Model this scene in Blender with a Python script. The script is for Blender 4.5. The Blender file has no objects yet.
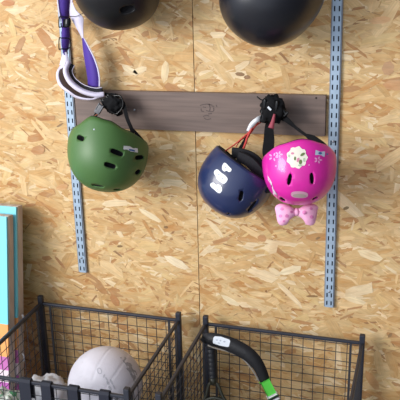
import bpy, bmesh, math, random
from mathutils import Vector, Matrix
from mathutils.bvhtree import BVHTree
from mathutils.noise import noise as pnoise
random.seed(7)
COL = bpy.context.scene.collection
V = Vector
PI = math.pi

# ------------------------------------------------------------------ camera
FPX = 769.92
cr = V((0.9585, 0.2850, -0.0212)); cf = V((-0.2756, 0.9025, -0.3308))
_y, _p, _r = math.radians(16.979), math.radians(19.317), math.radians(-1.2866)
cf = V((-math.sin(_y)*math.cos(_p), math.cos(_y)*math.cos(_p), -math.sin(_p)))
r0 = V((math.cos(_y), math.sin(_y), 0)); u0 = r0.cross(cf)
cr = r0*math.cos(_r) + u0*math.sin(_r); cu = -r0*math.sin(_r) + u0*math.cos(_r)
CAM = V((0, 0, 0.9)) - 2.45*cf
cam = bpy.data.objects.new('camera', bpy.data.cameras.new('camera')); COL.objects.link(cam)
M = Matrix.Identity(4)
for i in range(3):
    M[i][0] = cr[i]; M[i][1] = cu[i]; M[i][2] = -cf[i]; M[i][3] = CAM[i]
cam.matrix_world = M
cam.data.sensor_width = 36; cam.data.sensor_fit = 'HORIZONTAL'; cam.data.lens = 36*FPX/400
cam.data.clip_start = .05
bpy.context.scene.camera = cam

def ray(px, py): return cf*FPX + cr*(px-200) - cu*(py-200)
def W(px, py, d=0.0):
    """the point of the place seen at this spot of the photograph, d metres out from the wall"""
    v = ray(px, py); return CAM + v*((-d-CAM.y)/v.y)
def scale_at(p): return (p-CAM).dot(cf)/FPX

# ------------------------------------------------------------------ helpers
def lin(c):
    if isinstance(c, str): c = tuple(int(c[i:i+2], 16) for i in (0, 2, 4))
    return tuple(((x/255)/12.92 if x/255 <= .04045 else ((x/255+.055)/1.055)**2.4) for x in c) + (1,)

def mat(name, col, rough=.5, metal=0, noise=0, nscale=20, bump=0, bscale=60, coat=0, sheen=0, spec=.5):
    m = bpy.data.materials.new(name); m.use_nodes = True
    nt = m.node_tree; b = nt.nodes['Principled BSDF']
    c = lin(col); b.inputs['Base Color'].default_value = c
    b.inputs['Roughness'].default_value = rough; b.inputs['Metallic'].default_value = metal
    b.inputs['Coat Weight'].default_value = coat; b.inputs['Sheen Weight'].default_value = sheen
    b.inputs['Specular IOR Level'].default_value = spec
    tc = nt.nodes.new('ShaderNodeTexCoord')
    if noise:
        n = nt.nodes.new('ShaderNodeTexNoise'); n.inputs['Scale'].default_value = nscale; n.inputs['Detail'].default_value = 6
        nt.links.new(tc.outputs['Object'], n.inputs['Vector'])
        r = nt.nodes.new('ShaderNodeMapRange'); r.inputs[1].default_value = .3; r.inputs[2].default_value = .7
        r.inputs[3].default_value = 1-noise; r.inputs[4].default_value = 1+noise
        nt.links.new(n.outputs['Fac'], r.inputs[0])
        x = nt.nodes.new('ShaderNodeVectorMath'); x.operation = 'SCALE'; x.inputs[0].default_value = c[:3]
        nt.links.new(r.outputs[0], x.inputs['Scale']); nt.links.new(x.outputs[0], b.inputs['Base Color'])
    if bump:
        n = nt.nodes.new('ShaderNodeTexNoise'); n.inputs['Scale'].default_value = bscale; n.inputs['Detail'].default_value = 5
        nt.links.new(tc.outputs['Object'], n.inputs['Vector'])
        bp = nt.nodes.new('ShaderNodeBump'); bp.inputs['Strength'].default_value = bump; bp.inputs['Distance'].default_value = .002
        nt.links.new(n.outputs['Fac'], bp.inputs['Height']); nt.links.new(bp.outputs[0], b.inputs['Normal'])
    return m

def link(name, me, parent=None):
    o = bpy.data.objects.new(name, me); COL.objects.link(o)
    if parent: o.parent = parent
    return o
def obj(name, bm, m, parent=None, smooth=False, loc=None):
    """bm is in world coordinates; the object's origin is put at loc, or at its parent's location"""
    me = bpy.data.meshes.new(name)
    bmesh.ops.recalc_face_normals(bm, faces=bm.faces)
    org = V((0, 0, 0))
    if loc is not None: org = V(loc)
    wpar = V((0, 0, 0)); p = parent
    while p: wpar = wpar + p.location; p = p.parent
    if parent: org = wpar
    bmesh.ops.translate(bm, verts=bm.verts, vec=-org)
    bm.to_mesh(me); bm.free()
    for x in (m if isinstance(m, (list, tuple)) else [m]): me.materials.append(x)
    if smooth:
        for f in me.polygons: f.use_smooth = True
    o = link(name, me, parent)
    if not parent: o.location = org
    return o
def thing(name, label, cat, loc=(0, 0, 0), group=None):
    o = link(name, None); o.location = loc; tag(o, label, cat, group); return o
def tag(o, label, cat, group=None):
    o['label'] = label; o['category'] = cat
    if group: o['group'] = group
    return o

def box(bm, c, s, R=None, bev=0):
    c = V(c); hs = V(s)/2
    t = bmesh.ops.create_cube(bm, size=1)
    vs = t['verts']
    for v in vs:
        p = V((v.co.x*s[0], v.co.y*s[1], v.co.z*s[2]))
        v.co = (R @ p if R else p) + c
    if bev:
        es = list({e for v in vs for e in v.link_edges})
        bmesh.ops.bevel(bm, geom=es, offset=bev, segments=2, affect='EDGES', profile=.6)
def tube(bm, pts, rad, n=8, cap=True, flat=1.0):
    pts = [V(p) for p in pts]; rings = []
    prev = None
    for i, p in enumerate(pts):
        t = (pts[min(i+1, len(pts)-1)] - pts[max(i-1, 0)]).normalized()
        a = prev if prev is not None else (V((0, 0, 1)) if abs(t.z) < .9 else V((1, 0, 0)))
        a = (a - t*a.dot(t)).normalized(); b = t.cross(a); prev = a
        r = rad[i] if isinstance(rad, (list, tuple)) else rad
        rings.append([bm.verts.new(p + a*math.cos(2*PI*k/n)*r + b*math.sin(2*PI*k/n)*r*flat) for k in range(n)])
    for i in range(len(rings)-1):
        for k in range(n):
            bm.faces.new((rings[i][k], rings[i][(k+1) % n], rings[i+1][(k+1) % n], rings[i+1][k]))
    if cap: bm.faces.new(rings[0][::-1]); bm.faces.new(rings[-1])
def smooth_path(pts, n=6):
    pts = [V(p) for p in pts]; out = []
    for i in range(len(pts)-1):
        p0 = pts[max(i-1, 0)]; p1 = pts[i]; p2 = pts[i+1]; p3 = pts[min(i+2, len(pts)-1)]
        for k in range(n):
            t = k/n
            out.append(.5*((2*p1) + (p2-p0)*t + (2*p0-5*p1+4*p2-p3)*t*t + (3*p1-p0-3*p2+p3)*t**3))
    out.append(pts[-1]); return out
def sheet(bm, A, B, th):
    """a strap of real thickness between two edge lines"""
    n = len(A); f = []; g = []
    for i in range(n):
        t = (A[min(i+1, n-1)]-A[max(i-1, 0)]); s = (B[i]-A[i])
        nn = t.cross(s)
        nn = nn.normalized()*th/2 if nn.length > 1e-9 else V((0, th/2, 0))
        f.append((bm.verts.new(A[i]+nn), bm.verts.new(B[i]+nn))); g.append((bm.verts.new(A[i]-nn), bm.verts.new(B[i]-nn)))
    fs = []
    for i in range(n-1):
        for q in ((f[i][0], f[i][1], f[i+1][1], f[i+1][0]), (g[i][1], g[i][0], g[i+1][0], g[i+1][1]),
                  (f[i][0], f[i+1][0], g[i+1][0], g[i][0]), (f[i+1][1], f[i][1], g[i][1], g[i+1][1])):
            fs.append(bm.faces.new(q))
    for k in (0, n-1): fs.append(bm.faces.new((f[k][0], f[k][1], g[k][1], g[k][0])))
    return fs
def ribbon(bm, pts, width, th=.0016, n=5):
    """webbing following pts, lying roughly parallel to the wall"""
    P = smooth_path(pts, n); A = []; B = []; m = len(P)
    for i, p in enumerate(P):
        t = (P[min(i+1, m-1)]-P[max(i-1, 0)]).normalized()
        s = t.cross(V((0, 1, 0)))
        s = s.normalized() if s.length > .05 else V((1, 0, 0))
        if isinstance(width, (list, tuple)):
            q = i/(m-1)*(len(width)-1); k = min(int(q), len(width)-2); w = width[k]+(width[k+1]-width[k])*(q-k)
        else: w = width
        A.append(p-s*w/2); B.append(p+s*w/2)
    return sheet(bm, A, B, th)

# ------------------------------------------------------------------ materials
M_black = mat('black_webbing', '0d0d10', .85, bump=.3, bscale=400, spec=.25)
M_blackplastic = mat('black_plastic', '08080a', .25, spec=.4)
M_paint = mat('dark_powder_coat', '2c2f3a', .45, bump=.15, bscale=300, noise=.12)
M_wire = mat('dark_wire', '37383e', .5)
M_screw = mat('zinc_screw', 'b9bec6', .35, .8)
M_foam = mat('dark_foam', '1b1b20', .9, bump=.5, bscale=200)

# ------------------------------------------------------------------ the strand-board wall
def osb_material():
    m = bpy.data.materials.new('oriented_strand_board'); m.use_nodes = True
    nt = m.node_tree; N = nt.nodes; L = nt.links; b = N['Principled BSDF']
    at = N.new('ShaderNodeAttribute'); at.attribute_name = 'strand'
    uv = N.new('ShaderNodeUVMap'); uv.uv_map = 'grain'
    def streak(sc, det):
        mp = N.new('ShaderNodeMapping'); mp.inputs['Scale'].default_value = sc
        n = N.new('ShaderNodeTexNoise'); n.inputs['Scale'].default_value = 1; n.inputs['Detail'].default_value = det
        L.new(uv.outputs[0], mp.inputs[0]); L.new(mp.outputs[0], n.inputs['Vector']); return n
    n1 = streak((12, 260, 1), 4); n2 = streak((25, 60, 1), 3)
    r1 = N.new('ShaderNodeMapRange'); r1.inputs[1].default_value = .3; r1.inputs[2].default_value = .7; r1.inputs[3].default_value = .84; r1.inputs[4].default_value = 1.12
    r2 = N.new('ShaderNodeMapRange'); r2.inputs[1].default_value = .3; r2.inputs[2].default_value = .7; r2.inputs[3].default_value = .86; r2.inputs[4].default_value = 1.1
    L.new(n1.outputs['Fac'], r1.inputs[0]); L.new(n2.outputs['Fac'], r2.inputs[0])
    mu = N.new('ShaderNodeMath'); mu.operation = 'MULTIPLY'; L.new(r1.outputs[0], mu.inputs[0]); L.new(r2.outputs[0], mu.inputs[1])
    sc = N.new('ShaderNodeVectorMath'); sc.operation = 'SCALE'; L.new(at.outputs['Color'], sc.inputs[0]); L.new(mu.outputs[0], sc.inputs['Scale'])
    # resin-rich patches that belong to the board: a broad warm mottling
    tc = N.new('ShaderNodeTexCoord'); n3 = N.new('ShaderNodeTexNoise'); n3.inputs['Scale'].default_value = 9; n3.inputs['Detail'].default_value = 6
    L.new(tc.outputs['Object'], n3.inputs['Vector'])
    r3 = N.new('ShaderNodeMapRange'); r3.inputs[1].default_value = .52; r3.inputs[2].default_value = .72; r3.inputs[4].default_value = .35
    L.new(n3.outputs['Fac'], r3.inputs[0])
    mx = N.new('ShaderNodeMix'); mx.data_type = 'RGBA'; mx.blend_type = 'MULTIPLY'; mx.inputs['B'].default_value = lin('e8c69a')
    mp4 = N.new('ShaderNodeMapping'); mp4.inputs['Scale'].default_value = (14, 14, 34); mp4.inputs['Rotation'].default_value = (0, .15, 0)
    n4 = N.new('ShaderNodeTexNoise'); n4.inputs['Scale'].default_value = 1; n4.inputs['Detail'].default_value = 7; n4.inputs['Roughness'].default_value = .65; n4.inputs['Distortion'].default_value = 1.2
    L.new(tc.outputs['Object'], mp4.inputs[0]); L.new(mp4.outputs[0], n4.inputs['Vector'])
    rp = N.new('ShaderNodeValToRGB'); L.new(n4.outputs['Fac'], rp.inputs['Fac']); e = rp.color_ramp.elements
    e[0].position = .30; e[0].color = lin('bd8a55'); e[1].position = .70; e[1].color = lin('ecd8b2')
    k = e.new(.42); k.color = lin('d2aa70'); k = e.new(.52); k.color = lin('dcbc88'); k = e.new(.60); k.color = lin('dfc290')
    mz = N.new('ShaderNodeMix'); mz.data_type = 'RGBA'; mz.inputs['Factor'].default_value = .30
    L.new(sc.outputs[0], mz.inputs['A']); L.new(rp.outputs['Color'], mz.inputs['B'])
    L.new(r3.outputs[0], mx.inputs['Factor']); L.new(mz.outputs['Result'], mx.inputs['A']); L.new(mx.outputs['Result'], b.inputs['Base Color'])
    b.inputs['Roughness'].default_value = .62; b.inputs['Specular IOR Level'].default_value = .35
    bp = N.new('ShaderNodeBump'); bp.inputs['Strength'].default_value = .35; bp.inputs['Distance'].default_value = .001
    L.new(n1.outputs['Fac'], bp.inputs['Height']); L.new(bp.outputs[0], b.inputs['Normal'])
    return m

PAL = [('d6b684', 25), ('e2c596', 19), ('cda772', 20), ('c39860', 12), ('eddbb8', 9), ('bd8850', 8), ('a87043', 5),
       ('dcc08a', 10), ('a46f42', 1.0)]
def make_wall():
    verts = []; faces = []; cols = []; uvs = []
    rnd = random.Random(11)
    tot = sum(w for _, w in PAL)
    def pick():
        q = rnd.random()*tot
        for c, w in PAL:
            q -= w
            if q <= 0: return lin(c)
        return lin(PAL[0][0])
    def add(poly, y, col, ang, c):
        ca, sa = math.cos(ang), math.sin(ang); k = len(verts); ox, oy = rnd.random()*50, rnd.random()*50
        for (x, z) in poly: verts.append((x, y, z))
        faces.append(tuple(range(k, k+len(poly))))
        for (x, z) in poly:
            dx, dz = x-c[0], z-c[1]
            cols.append(col); uvs.append((dx*ca+dz*sa+ox, -dx*sa+dz*ca+oy))
    X0, X1, Z1, S = -1.5, 1.3, 2.25, -.0095
    for (a, b) in ((X0, S-.0011), (S+.0011, X1)):
        # base of each sheet: a slab 11 mm thick
        for y in (-.0001,): add([(a, 0), (b, 0), (b, Z1), (a, Z1)], y, lin('cfae80'), 0, (0, 0))
        n = int((b-a)*Z1*5600)
        for i in range(n):
            cx = rnd.uniform(a-.03, b+.03); cz = rnd.uniform(-.03, Z1+.03)
            fine = rnd.random()
            if fine < .55: ln, wd = rnd.uniform(.012, .055), rnd.uniform(.0022, .009)
            elif fine < .9: ln, wd = rnd.uniform(.04, .09), rnd.uniform(.008, .020)
            else: ln, wd = rnd.uniform(.07, .12), rnd.uniform(.018, .04)
            ang = rnd.gauss(-.08, .42) if rnd.random() < .88 else rnd.uniform(-PI/2, PI/2)
            ca, sa = math.cos(ang), math.sin(ang)
            h = ln/2; w = wd/2
            sk = rnd.uniform(-.3, .3)*ln
            pts = [(-h, rnd.uniform(-1, .6)*w), (-h*rnd.uniform(.55, .95)+sk*.3, -w*rnd.uniform(.6, 1)), (h*rnd.uniform(-.2, .3), -w*rnd.uniform(.8, 1.1)),
                   (h*rnd.uniform(.6, .95)+sk*.3, -w*rnd.uniform(.5, 1)), (h, rnd.uniform(-.6, 1)*w), (h*rnd.uniform(.5, .9), w*rnd.uniform(.6, 1)),
                   (h*rnd.uniform(-.3, .2), w*rnd.uniform(.8, 1.1)), (-h*rnd.uniform(.6, .95), w*rnd.uniform(.4, 1))]
            poly = [(min(max(cx+x*ca-z*sa, a), b), min(max(cz+x*sa+z*ca, 0), Z1)) for x, z in pts]
            col = pick(); j = rnd.uniform(.93, 1.07)
            if fine < .55 and rnd.random() < .10: col = lin(rnd.choice(['8a5a38', '7a4a30', '9c6b45', 'a86f45']))
            col = (col[0]*j*.97, col[1]*j*.93, col[2]*j*.90, 1)
            add(poly, -.0003-.0013*rnd.random(), col, ang, (cx, cz))
    # a few bold strands and knots
    for (px, py, l, w, ang, c) in ((38, 150, .055, .03, .2, 'a96f48'), (60, 125, .03, .006, .5, '5d3a28'), (240, 74, .03, .012, -.1, '5b3226'),
            (247, 77, .02, .012, .1, '6c3b2b'), (120, 246, .022, .009, .1, '4d3222'), (130, 250, .05, .006, .5, 'b07a50'), (166, 227, .016, .009, 0, '5a3c28'),
            (62, 377-190, .05, .02, .3, 'c79468'), (395, 85, .07, .03, -.05, 'c08a62'), (388, 68, .035, .04, .1, 'b58566'), (382, 150, .04, .02, .3, 'd2a878'),
            (318, 238, .018, .008, .5, '6b452d'), (346, 208, .02, .01, .4, '4a3a2a'), (312, 296, .04, .008, .1, '6a4a30'), (176, 262, .09, .03, -.45, 'f2e4c6'),
            (370, 255, .08, .03, -.3, 'eedbb5'), (20, 45, .07, .022, .9, 'a5734f'), (8, 3, .05, .02, 0, 'b26c46'), (262, 238, .03, .025, -.2, 'b97f55'),
            (115, 300, .05, .03, -1.1, 'a8683f'), (60, 262, .06, .012, -.9, '9a5c38'), (165, 72, .07, .025, 1.4, 'ead6ae'), (140, 150-80, .05, .02, .3, 'efdcb8'),
            (370, 348, .03, .008, .7, 'a55a35'), (390, 335, .02, .01, 1, '6b4228'), (372, 380, .08, .03, -1, 'c58c58'), (30, 205, .05, .012, .2, 'a26a44'),
            (380, 20, .06, .02, .1, 'd9a87c'), (150, 215, .09, .02, -.5, 'f0e0bd'), (290, 270, .08, .025, .4, 'f1e2c0'), (355, 300, .07, .02, -.2, 'efdcb6'),
            (230, 300, .07, .02, -.5, 'f0deb9'), (130, 70, .06, .02, -.5, 'efdfbd'), (176, 330, .06, .025, -.3, 'e9d3aa')):
        p = W(px, py); ca, sa = math.cos(ang), math.sin(ang)
        pts = [(-l/2, 0), (-l*.3, -w*.45), (l*.1, -w*.5), (l*.42, -w*.3), (l*.5, w*.15), (l*.2, w*.5), (-l*.25, w*.4)]
        add([(p.x+x*ca-z*sa, p.z+x*sa+z*ca) for x, z in pts], -.0017, lin(c), ang, (p.x, p.z))
    # dark joint and the back of the slabs
    k = len(verts)
    verts.extend([(X0, .011, 0), (X1, .011, 0), (X1, .011, Z1), (X0, .011, Z1)])
    faces.append((k, k+1, k+2, k+3)); cols.extend([lin('4a3524')]*4); uvs.extend([(0, 0)]*4)
    for (a, b) in ((X0, S-.0011), (S+.0011, X1)):
        for (p, q) in (((a, 0), (a, Z1)), ((b, 0), (b, Z1)), ((a, 0), (b, 0)), ((a, Z1), (b, Z1))):
            k = len(verts); verts.extend([(p[0], 0, p[1]), (q[0], 0, q[1]), (q[0], .011, q[1]), (p[0], .011, p[1])])
            faces.append((k, k+1, k+2, k+3)); cols.extend([lin('a07c50')]*4); uvs.extend([(0, 0)]*4)
    me = bpy.data.meshes.new('wall_back'); me.from_pydata(verts, [], faces)
    ca = me.color_attributes.new('strand', 'FLOAT_COLOR', 'CORNER')
    ca.data.foreach_set('color', [x for c in cols for x in c])
    ul = me.uv_layers.new(name='grain'); ul.data.foreach_set('uv', [x for c in uvs for x in c])
    me.materials.append(osb_material()); me.update()
    o = link('wall_back', me); o['kind'] = 'structure'
    o['label'] = 'unpainted oriented strand board wall with a vertical joint'
make_wall()
bm = bmesh.new(); box(bm, (0, -1.6, -.03), (5, 3.4, .06))
fl = obj('floor', bm, mat('concrete_floor', '8c8a86', .8, noise=.12, nscale=6, bump=.3)); fl['kind'] = 'structure'

# ------------------------------------------------------------------ slotted standards
M_zinc = mat('galvanised_steel', 'a6bace', .45, .2, noise=.07, nscale=60)
M_lip = mat('dull_galvanised_lip', '858b96', .5, .2)
M_slot_shade = mat('slot_shade_dark', '2b3040', .7)  # dark colour standing in for the shade inside the channel
def standard(top, bot, label, face=.029):
    """a folded channel with two columns of punched slots"""
    ax = (top-bot); H = ax.length; az = ax.normalized(); axx = V((0, -1, 0)).cross(az).normalized()*-1
    axx = az.cross(V((0, -1, 0))).normalized(); axx = axx if axx.x > 0 else -axx
    root = thing('shelf_standard', label, 'shelf standard', tuple(bot), 'galvanised slotted shelf standards')
    D = .012; bm = bmesh.new()
    xs = [-face/2, -.0088, -.0046, .0046, .0088, face/2]
    p = .0274; n = int(H/p); 
    zs = [0]
    for i in range(n):
        a = i*p+.007; zs += [a, a+.0148]
    zs.append(H)
    def P(x, y, z): return bot + axx*x + az*z + V((0, -y, 0))
    for lay in (D, D-.0016):
        g = [[bm.verts.new(P(x, lay, z)) for x in xs] for z in zs]
        for i in range(len(zs)-1):
            for k in range(5):
                if i % 2 == 1 and k in (1, 3): continue
                bm.faces.new((g[i][k], g[i][k+1], g[i+1][k+1], g[i+1][k]))
    # slot walls
    for i in range(1, len(zs)-1, 2):
        for (a, b) in ((xs[1], xs[2]), (xs[3], xs[4])):
            q = [(a, zs[i]), (b, zs[i]), (b, zs[i+1]), (a, zs[i+1])]
            for k in range(4):
                (x0, z0), (x1, z1) = q[k], q[(k+1) % 4]
                bm.faces.new([bm.verts.new(P(x0, D, z0)), bm.verts.new(P(x1, D, z1)), bm.verts.new(P(x1, D-.0016, z1)), bm.verts.new(P(x0, D-.0016, z0))])
    Rm = Matrix((axx, V((0, 1, 0)), az)).transposed()
    for s in (-1, 1):
        box(bm, P(s*(face/2-.0008), D/2, H/2), (.0016, D-.0006, H), Rm)
    # centre rib, which closes the two rows of slots off from each other
    bmesh.ops.remove_doubles(bm, verts=bm.verts, dist=.00001)
    obj('channel', bm, M_zinc, root)
    for s in (-1, 1):
        bml = bmesh.new(); box(bml, P(s*(face/2+.0019), .0055, H/2), (.0034, .0085, H), Rm, .0008); obj('side_lip', bml, M_lip, root)['label'] = 'duller grey folded side lip'
    bmb = bmesh.new(); box(bmb, P(0, D-.0045, H/2), (face-.0036, .001, H-.002), Rm); obj('slot_shade_strip', bmb, M_slot_shade, root)['label'] = 'added dark strip that paints the shade behind the slots'  # added backing strip, coloured dark so the slots look shaded
    for z in (.055, H*.5, H-.05):
        b2 = bmesh.new(); tube(b2, [P(0, D+.0002, z), P(0, D+.0022, z)], .0036, 10)
        obj('screw', b2, M_screw, root, True)
    return root
top = W(61, 0, 0); a = W(71, 100); b = W(84, 271)
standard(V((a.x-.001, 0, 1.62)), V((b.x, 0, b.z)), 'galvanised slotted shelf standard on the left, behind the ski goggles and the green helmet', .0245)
a = W(338, 0); b = W(329, 305.5)
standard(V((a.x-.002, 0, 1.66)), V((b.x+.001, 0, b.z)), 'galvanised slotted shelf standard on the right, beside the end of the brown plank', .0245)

# ------------------------------------------------------------------ brown plank
def wood_mat(name, c1, c2, rough=.5, sx=4, sz=90):
    m = mat(name, c1, rough); nt = m.node_tree; N = nt.nodes; L = nt.links; b = N['Principled BSDF']
    tc = N.new('ShaderNodeTexCoord'); mp = N.new('ShaderNodeMapping'); mp.inputs['Scale'].default_value = (sx, 30, sz)
    n = N.new('ShaderNodeTexNoise'); n.inputs['Scale'].default_value = 1; n.inputs['Detail'].default_value = 6; n.inputs['Distortion'].default_value = .3
    cr_ = N.new('ShaderNodeMix'); cr_.data_type = 'RGBA'; cr_.inputs['A'].default_value = lin(c1); cr_.inputs['B'].default_value = lin(c2)
    r = N.new('ShaderNodeMapRange'); r.inputs[1].default_value = .35; r.inputs[2].default_value = .65
    L.new(tc.outputs['Object'], mp.inputs[0]); L.new(mp.outputs[0], n.inputs['Vector']); L.new(n.outputs['Fac'], r.inputs[0]); L.new(r.outputs[0], cr_.inputs['Factor'])
    L.new(cr_.outputs['Result'], b.inputs['Base Color'])
    return m
M_plank = wood_mat('weathered_brown_wood', '685851', '7c6960', .5)
tl, tr, br, bl = W(74, 90, .019), W(326, 95.5, .019), W(325, 136.5, .019), W(77, 127, .019)
pc = (tl+tr+br+bl)/4
root = thing('mounting_plank', 'long weathered brown plank screwed flat to the wall, carrying the hooks', 'plank', tuple(pc))
bm = bmesh.new()
f4 = [bm.verts.new(V((q.x, -.019, q.z))) for q in (tl, tr, br, bl)]; b4 = [bm.verts.new(V((q.x, -.0018, q.z))) for q in (tl, tr, br, bl)]
bm.faces.new(f4); bm.faces.new(b4[::-1])
for k in range(4): bm.faces.new((f4[k], b4[k], b4[(k+1) % 4], f4[(k+1) % 4]))
bmesh.ops.bevel(bm, geom=bm.edges[:], offset=.0012, segments=2, affect='EDGES')
obj('board', bm, M_plank, root)
bm = bmesh.new(); p = W(134.5, 110, .0205); tube(bm, [V((p.x, -.018, p.z)), V((p.x, -.0205, p.z))], .0032, 12)
o = obj('screw', bm, M_screw, root, True)
bm = bmesh.new(); p = W(316, 98, .0205); tube(bm, [V((p.x, -.018, p.z)), V((p.x, -.0202, p.z))], .0028, 12)
obj('screw', bm, mat('dark_screw', '3d332f', .5), root, True)
# burnt-in maker's mark: faint unreadable strokes
M_burn = mat('burnt_mark', '584a47', .7)
bm = bmesh.new()
def stroke(bm, pxs, w, d=.0193):
    ribbon(bm, [W(x, y, d) for x, y in pxs], w, .0005, 4)
for pl in ([(200, 105.5), (203, 104.6), (206, 104.4)], [(209, 103.8), (210, 108), (209.5, 111)], [(206, 104), (212, 105)], [(201, 108.5), (201.5, 111), (204, 111.5)],
           [(206, 110.5), (210, 111.5), (213.5, 111), (213.5, 107.5)], [(216, 105), (217, 107)], [(203, 107), (206, 107.5)], [(211.5, 106), (214, 106.4)],
           [(203, 116.5), (206, 115.4), (209, 116)], [(204, 118), (207, 119.5), (211, 118.6)], [(208, 114), (212, 113.4)]):
    stroke(bm, pl, .0028)
o = obj('burnt_mark', bm, M_burn, root); o['label'] = 'faint dark mark burnt into the plank'

# a second plank above the picture carries the upper hooks
def plank_above():
    c = V((.03, -.0105, 1.83)); r = thing('mounting_plank', 'upper brown plank fixed above the black helmets', 'plank', tuple(c))
    bm = bmesh.new(); box(bm, c, (.80, .017, .12), None, .0012); obj('board', bm, M_plank, r)
plank_above()

# ------------------------------------------------------------------ hooks
def coat_hook(p, label, k=1.0):
    """p: point on the plank face; arm comes forward, turns up and ends in a ball"""
    p = V(p); root = thing('coat_hook', label, 'hook', tuple(p), 'black hooks on the planks')
    bm = bmesh.new(); box(bm, p+V((0, -.0018, .004)), (.020, .0034, .05), None, .0012); obj('base_plate', bm, M_blackplastic, root)
    bm = bmesh.new()
    tube(bm, smooth_path([p+V((0, -.003, -.008)), p+V((0, -.018, -.016)), p+V((0, -.034, -.010)), p+V((0, -.040, .006))], 5), .0048, 10)
    obj('hook_arm', bm, M_blackplastic, root, True)
    bm = bmesh.new(); bmesh.ops.create_uvsphere(bm, u_segments=20, v_segments=12, radius=.0115*k)
    bmesh.ops.translate(bm, verts=bm.verts, vec=p+V((0, -.040, .013))); obj('ball_end', bm, M_blackplastic, root, True)
    for dz in (.022, -.014):
        bm = bmesh.new(); tube(bm, [p+V((0, -.0033, .004+dz)), p+V((0, -.0048, .004+dz))], .003, 10); obj('screw', bm, M_screw, root, True)
    return root
hgL = W(115, 105, .03); hgR = W(271, 111, .03)
HL = V((hgL.x, -.0191, hgL.z)); HR = V((hgR.x, -.0191, hgR.z))
coat_hook(HL, 'black ball-ended hook on the brown plank, above the green helmet')
coat_hook(HR, 'black ball-ended hook on the brown plank, above the pink helmet', 1.25)
coat_hook(V((-.17, -.0191, 1.84)), 'black hook on the upper plank, holding the matt black helmet and goggles')
coat_hook(V((.26, -.0191, 1.84)), 'black hook on the upper plank, holding the large charcoal helmet')

# ------------------------------------------------------------------ helmets
def frame_axes(roll, alpha, omega):
    """crown, lateral and forward axes of a helmet: roll in the picture plane, tip towards the viewer, turn about its own crown axis"""
    ro, al, om = map(math.radians, (roll, alpha, omega))
    e = -cu*math.cos(ro) - cr*math.sin(ro)
    crown = (e*math.cos(al) - cf*math.sin(al)).normalized()
    lat = (cr*math.cos(ro) - cu*math.sin(ro)).normalized()
    fwd = crown.cross(lat).normalized()
    return crown, lat*math.cos(om)+fwd*math.sin(om), -lat*math.sin(om)+fwd*math.cos(om)
def helmet_surface(a, b, c, skirt, off=0.0, nphi=20, nth=56, e=.86, dip=.0, lower=0.0, flare=0.0, rim=None):
    """rows of local points from the crown to the rim"""
    rows = []
    a, b, c = a-off, b-off, c-off
    for i in range(nphi+1):
        t = i/nphi
        row = []
        for k in range(nth):
            th = 2*PI*k/nth; ct, st = math.cos(th), math.sin(th)
            if t < .78:
                ph = t/.78*PI/2; rr = math.sin(ph)**e; z = c*math.cos(ph)**e if ph < PI/2-1e-6 else 0
            else:
                s = (t-.78)/.22
                sk = skirt*(1+dip*math.cos(2*th)) + lower + (rim(th) if rim else 0)
                rr = 1-.035*s*s + flare*s*s; z = -sk*s
            ex = .93
            row.append(V((a*rr*math.copysign(abs(ct)**ex, ct), b*rr*math.copysign(abs(st)**ex, st), z)))
        rows.append(row)
    return rows
def skin_rows(bm, rows, T, thick=None, inner=None):
    """closed skin between an outer and an inner set of rows"""
    def put(rows):
        top = bm.verts.new(T(rows[0][0])); g = []
        for r in rows[1:]: g.append([bm.verts.new(T(p)) for p in r])
        n = len(g[0])
        for k in range(n): bm.faces.new((top, g[0][k], g[0][(k+1) % n]))
        for i in range(len(g)-1):
            for k in range(n): bm.faces.new((g[i][k], g[i+1][k], g[i+1][(k+1) % n], g[i][(k+1) % n]))
        return g[-1]
    A = put(rows); B = put(inner); n = len(A)
    for k in range(n): bm.faces.new((A[k], B[k], B[(k+1) % n], A[(k+1) % n]))

def eval_bvh(o):
    dg = bpy.context.evaluated_depsgraph_get()
    return BVHTree.FromObject(o, dg)
def hit(bvh, o, px, py):
    # both helmets and their parts sit unrotated, so only the origin has to be taken off
    org = wloc(o); v = ray(px, py).normalized()
    h, n, i, d = bvh.ray_cast(CAM-org, v)
    if h is None: return None, None
    if n.dot(v) > 0: n = -n
    return h+org, n
def wloc(o):
    s = V((0, 0, 0))
    while o: s = s + o.location; o = o.parent
    return s
def apply_cut(o, cutter):
    md = o.modifiers.new('cut', 'BOOLEAN'); md.operation = 'DIFFERENCE'; md.object = cutter; md.solver = 'EXACT'
    bpy.context.view_layer.update()
    dg = bpy.context.evaluated_depsgraph_get()
    me = bpy.data.meshes.new_from_object(o.evaluated_get(dg)); o.modifiers.clear(); old = o.data; o.data = me
    for f in me.polygons: f.use_smooth = True
def decal_poly(bvh, o, polys, m, parent, name, off=.0006, label=None):
    """thin stickers laid on the surface: each polygon becomes a fan of small cells set on the skin"""
    bm = bmesh.new()
    for poly in polys:
        cx = sum(p[0] for p in poly)/len(poly); cy = sum(p[1] for p in poly)/len(poly)
        c, n = hit(bvh, o, cx, cy)
        if c is None: continue
        rings = []
        ok = True
        for s in (.5, 1.0):
            ring = []
            for (x, y) in poly:
                h, nn = hit(bvh, o, cx+(x-cx)*s, cy+(y-cy)*s)
                if h is None: ok = False; break
                ring.append(bm.verts.new(h+nn*off))
            if not ok: break
            rings.append(ring)
        if not ok: continue
        cv = bm.verts.new(c+n*off); k = len(poly)
        for i in range(k):
            bm.faces.new((cv, rings[0][i], rings[0][(i+1) % k])); bm.faces.new((rings[0][i], rings[1][i], rings[1][(i+1) % k], rings[0][(i+1) % k]))
    d = obj(name, bm, m, parent, True)
    if label: d['label'] = label
    return d
def decals(bvh, o, polys, *a):
    for p in polys: decal_poly(bvh, o, [p], *a)
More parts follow.
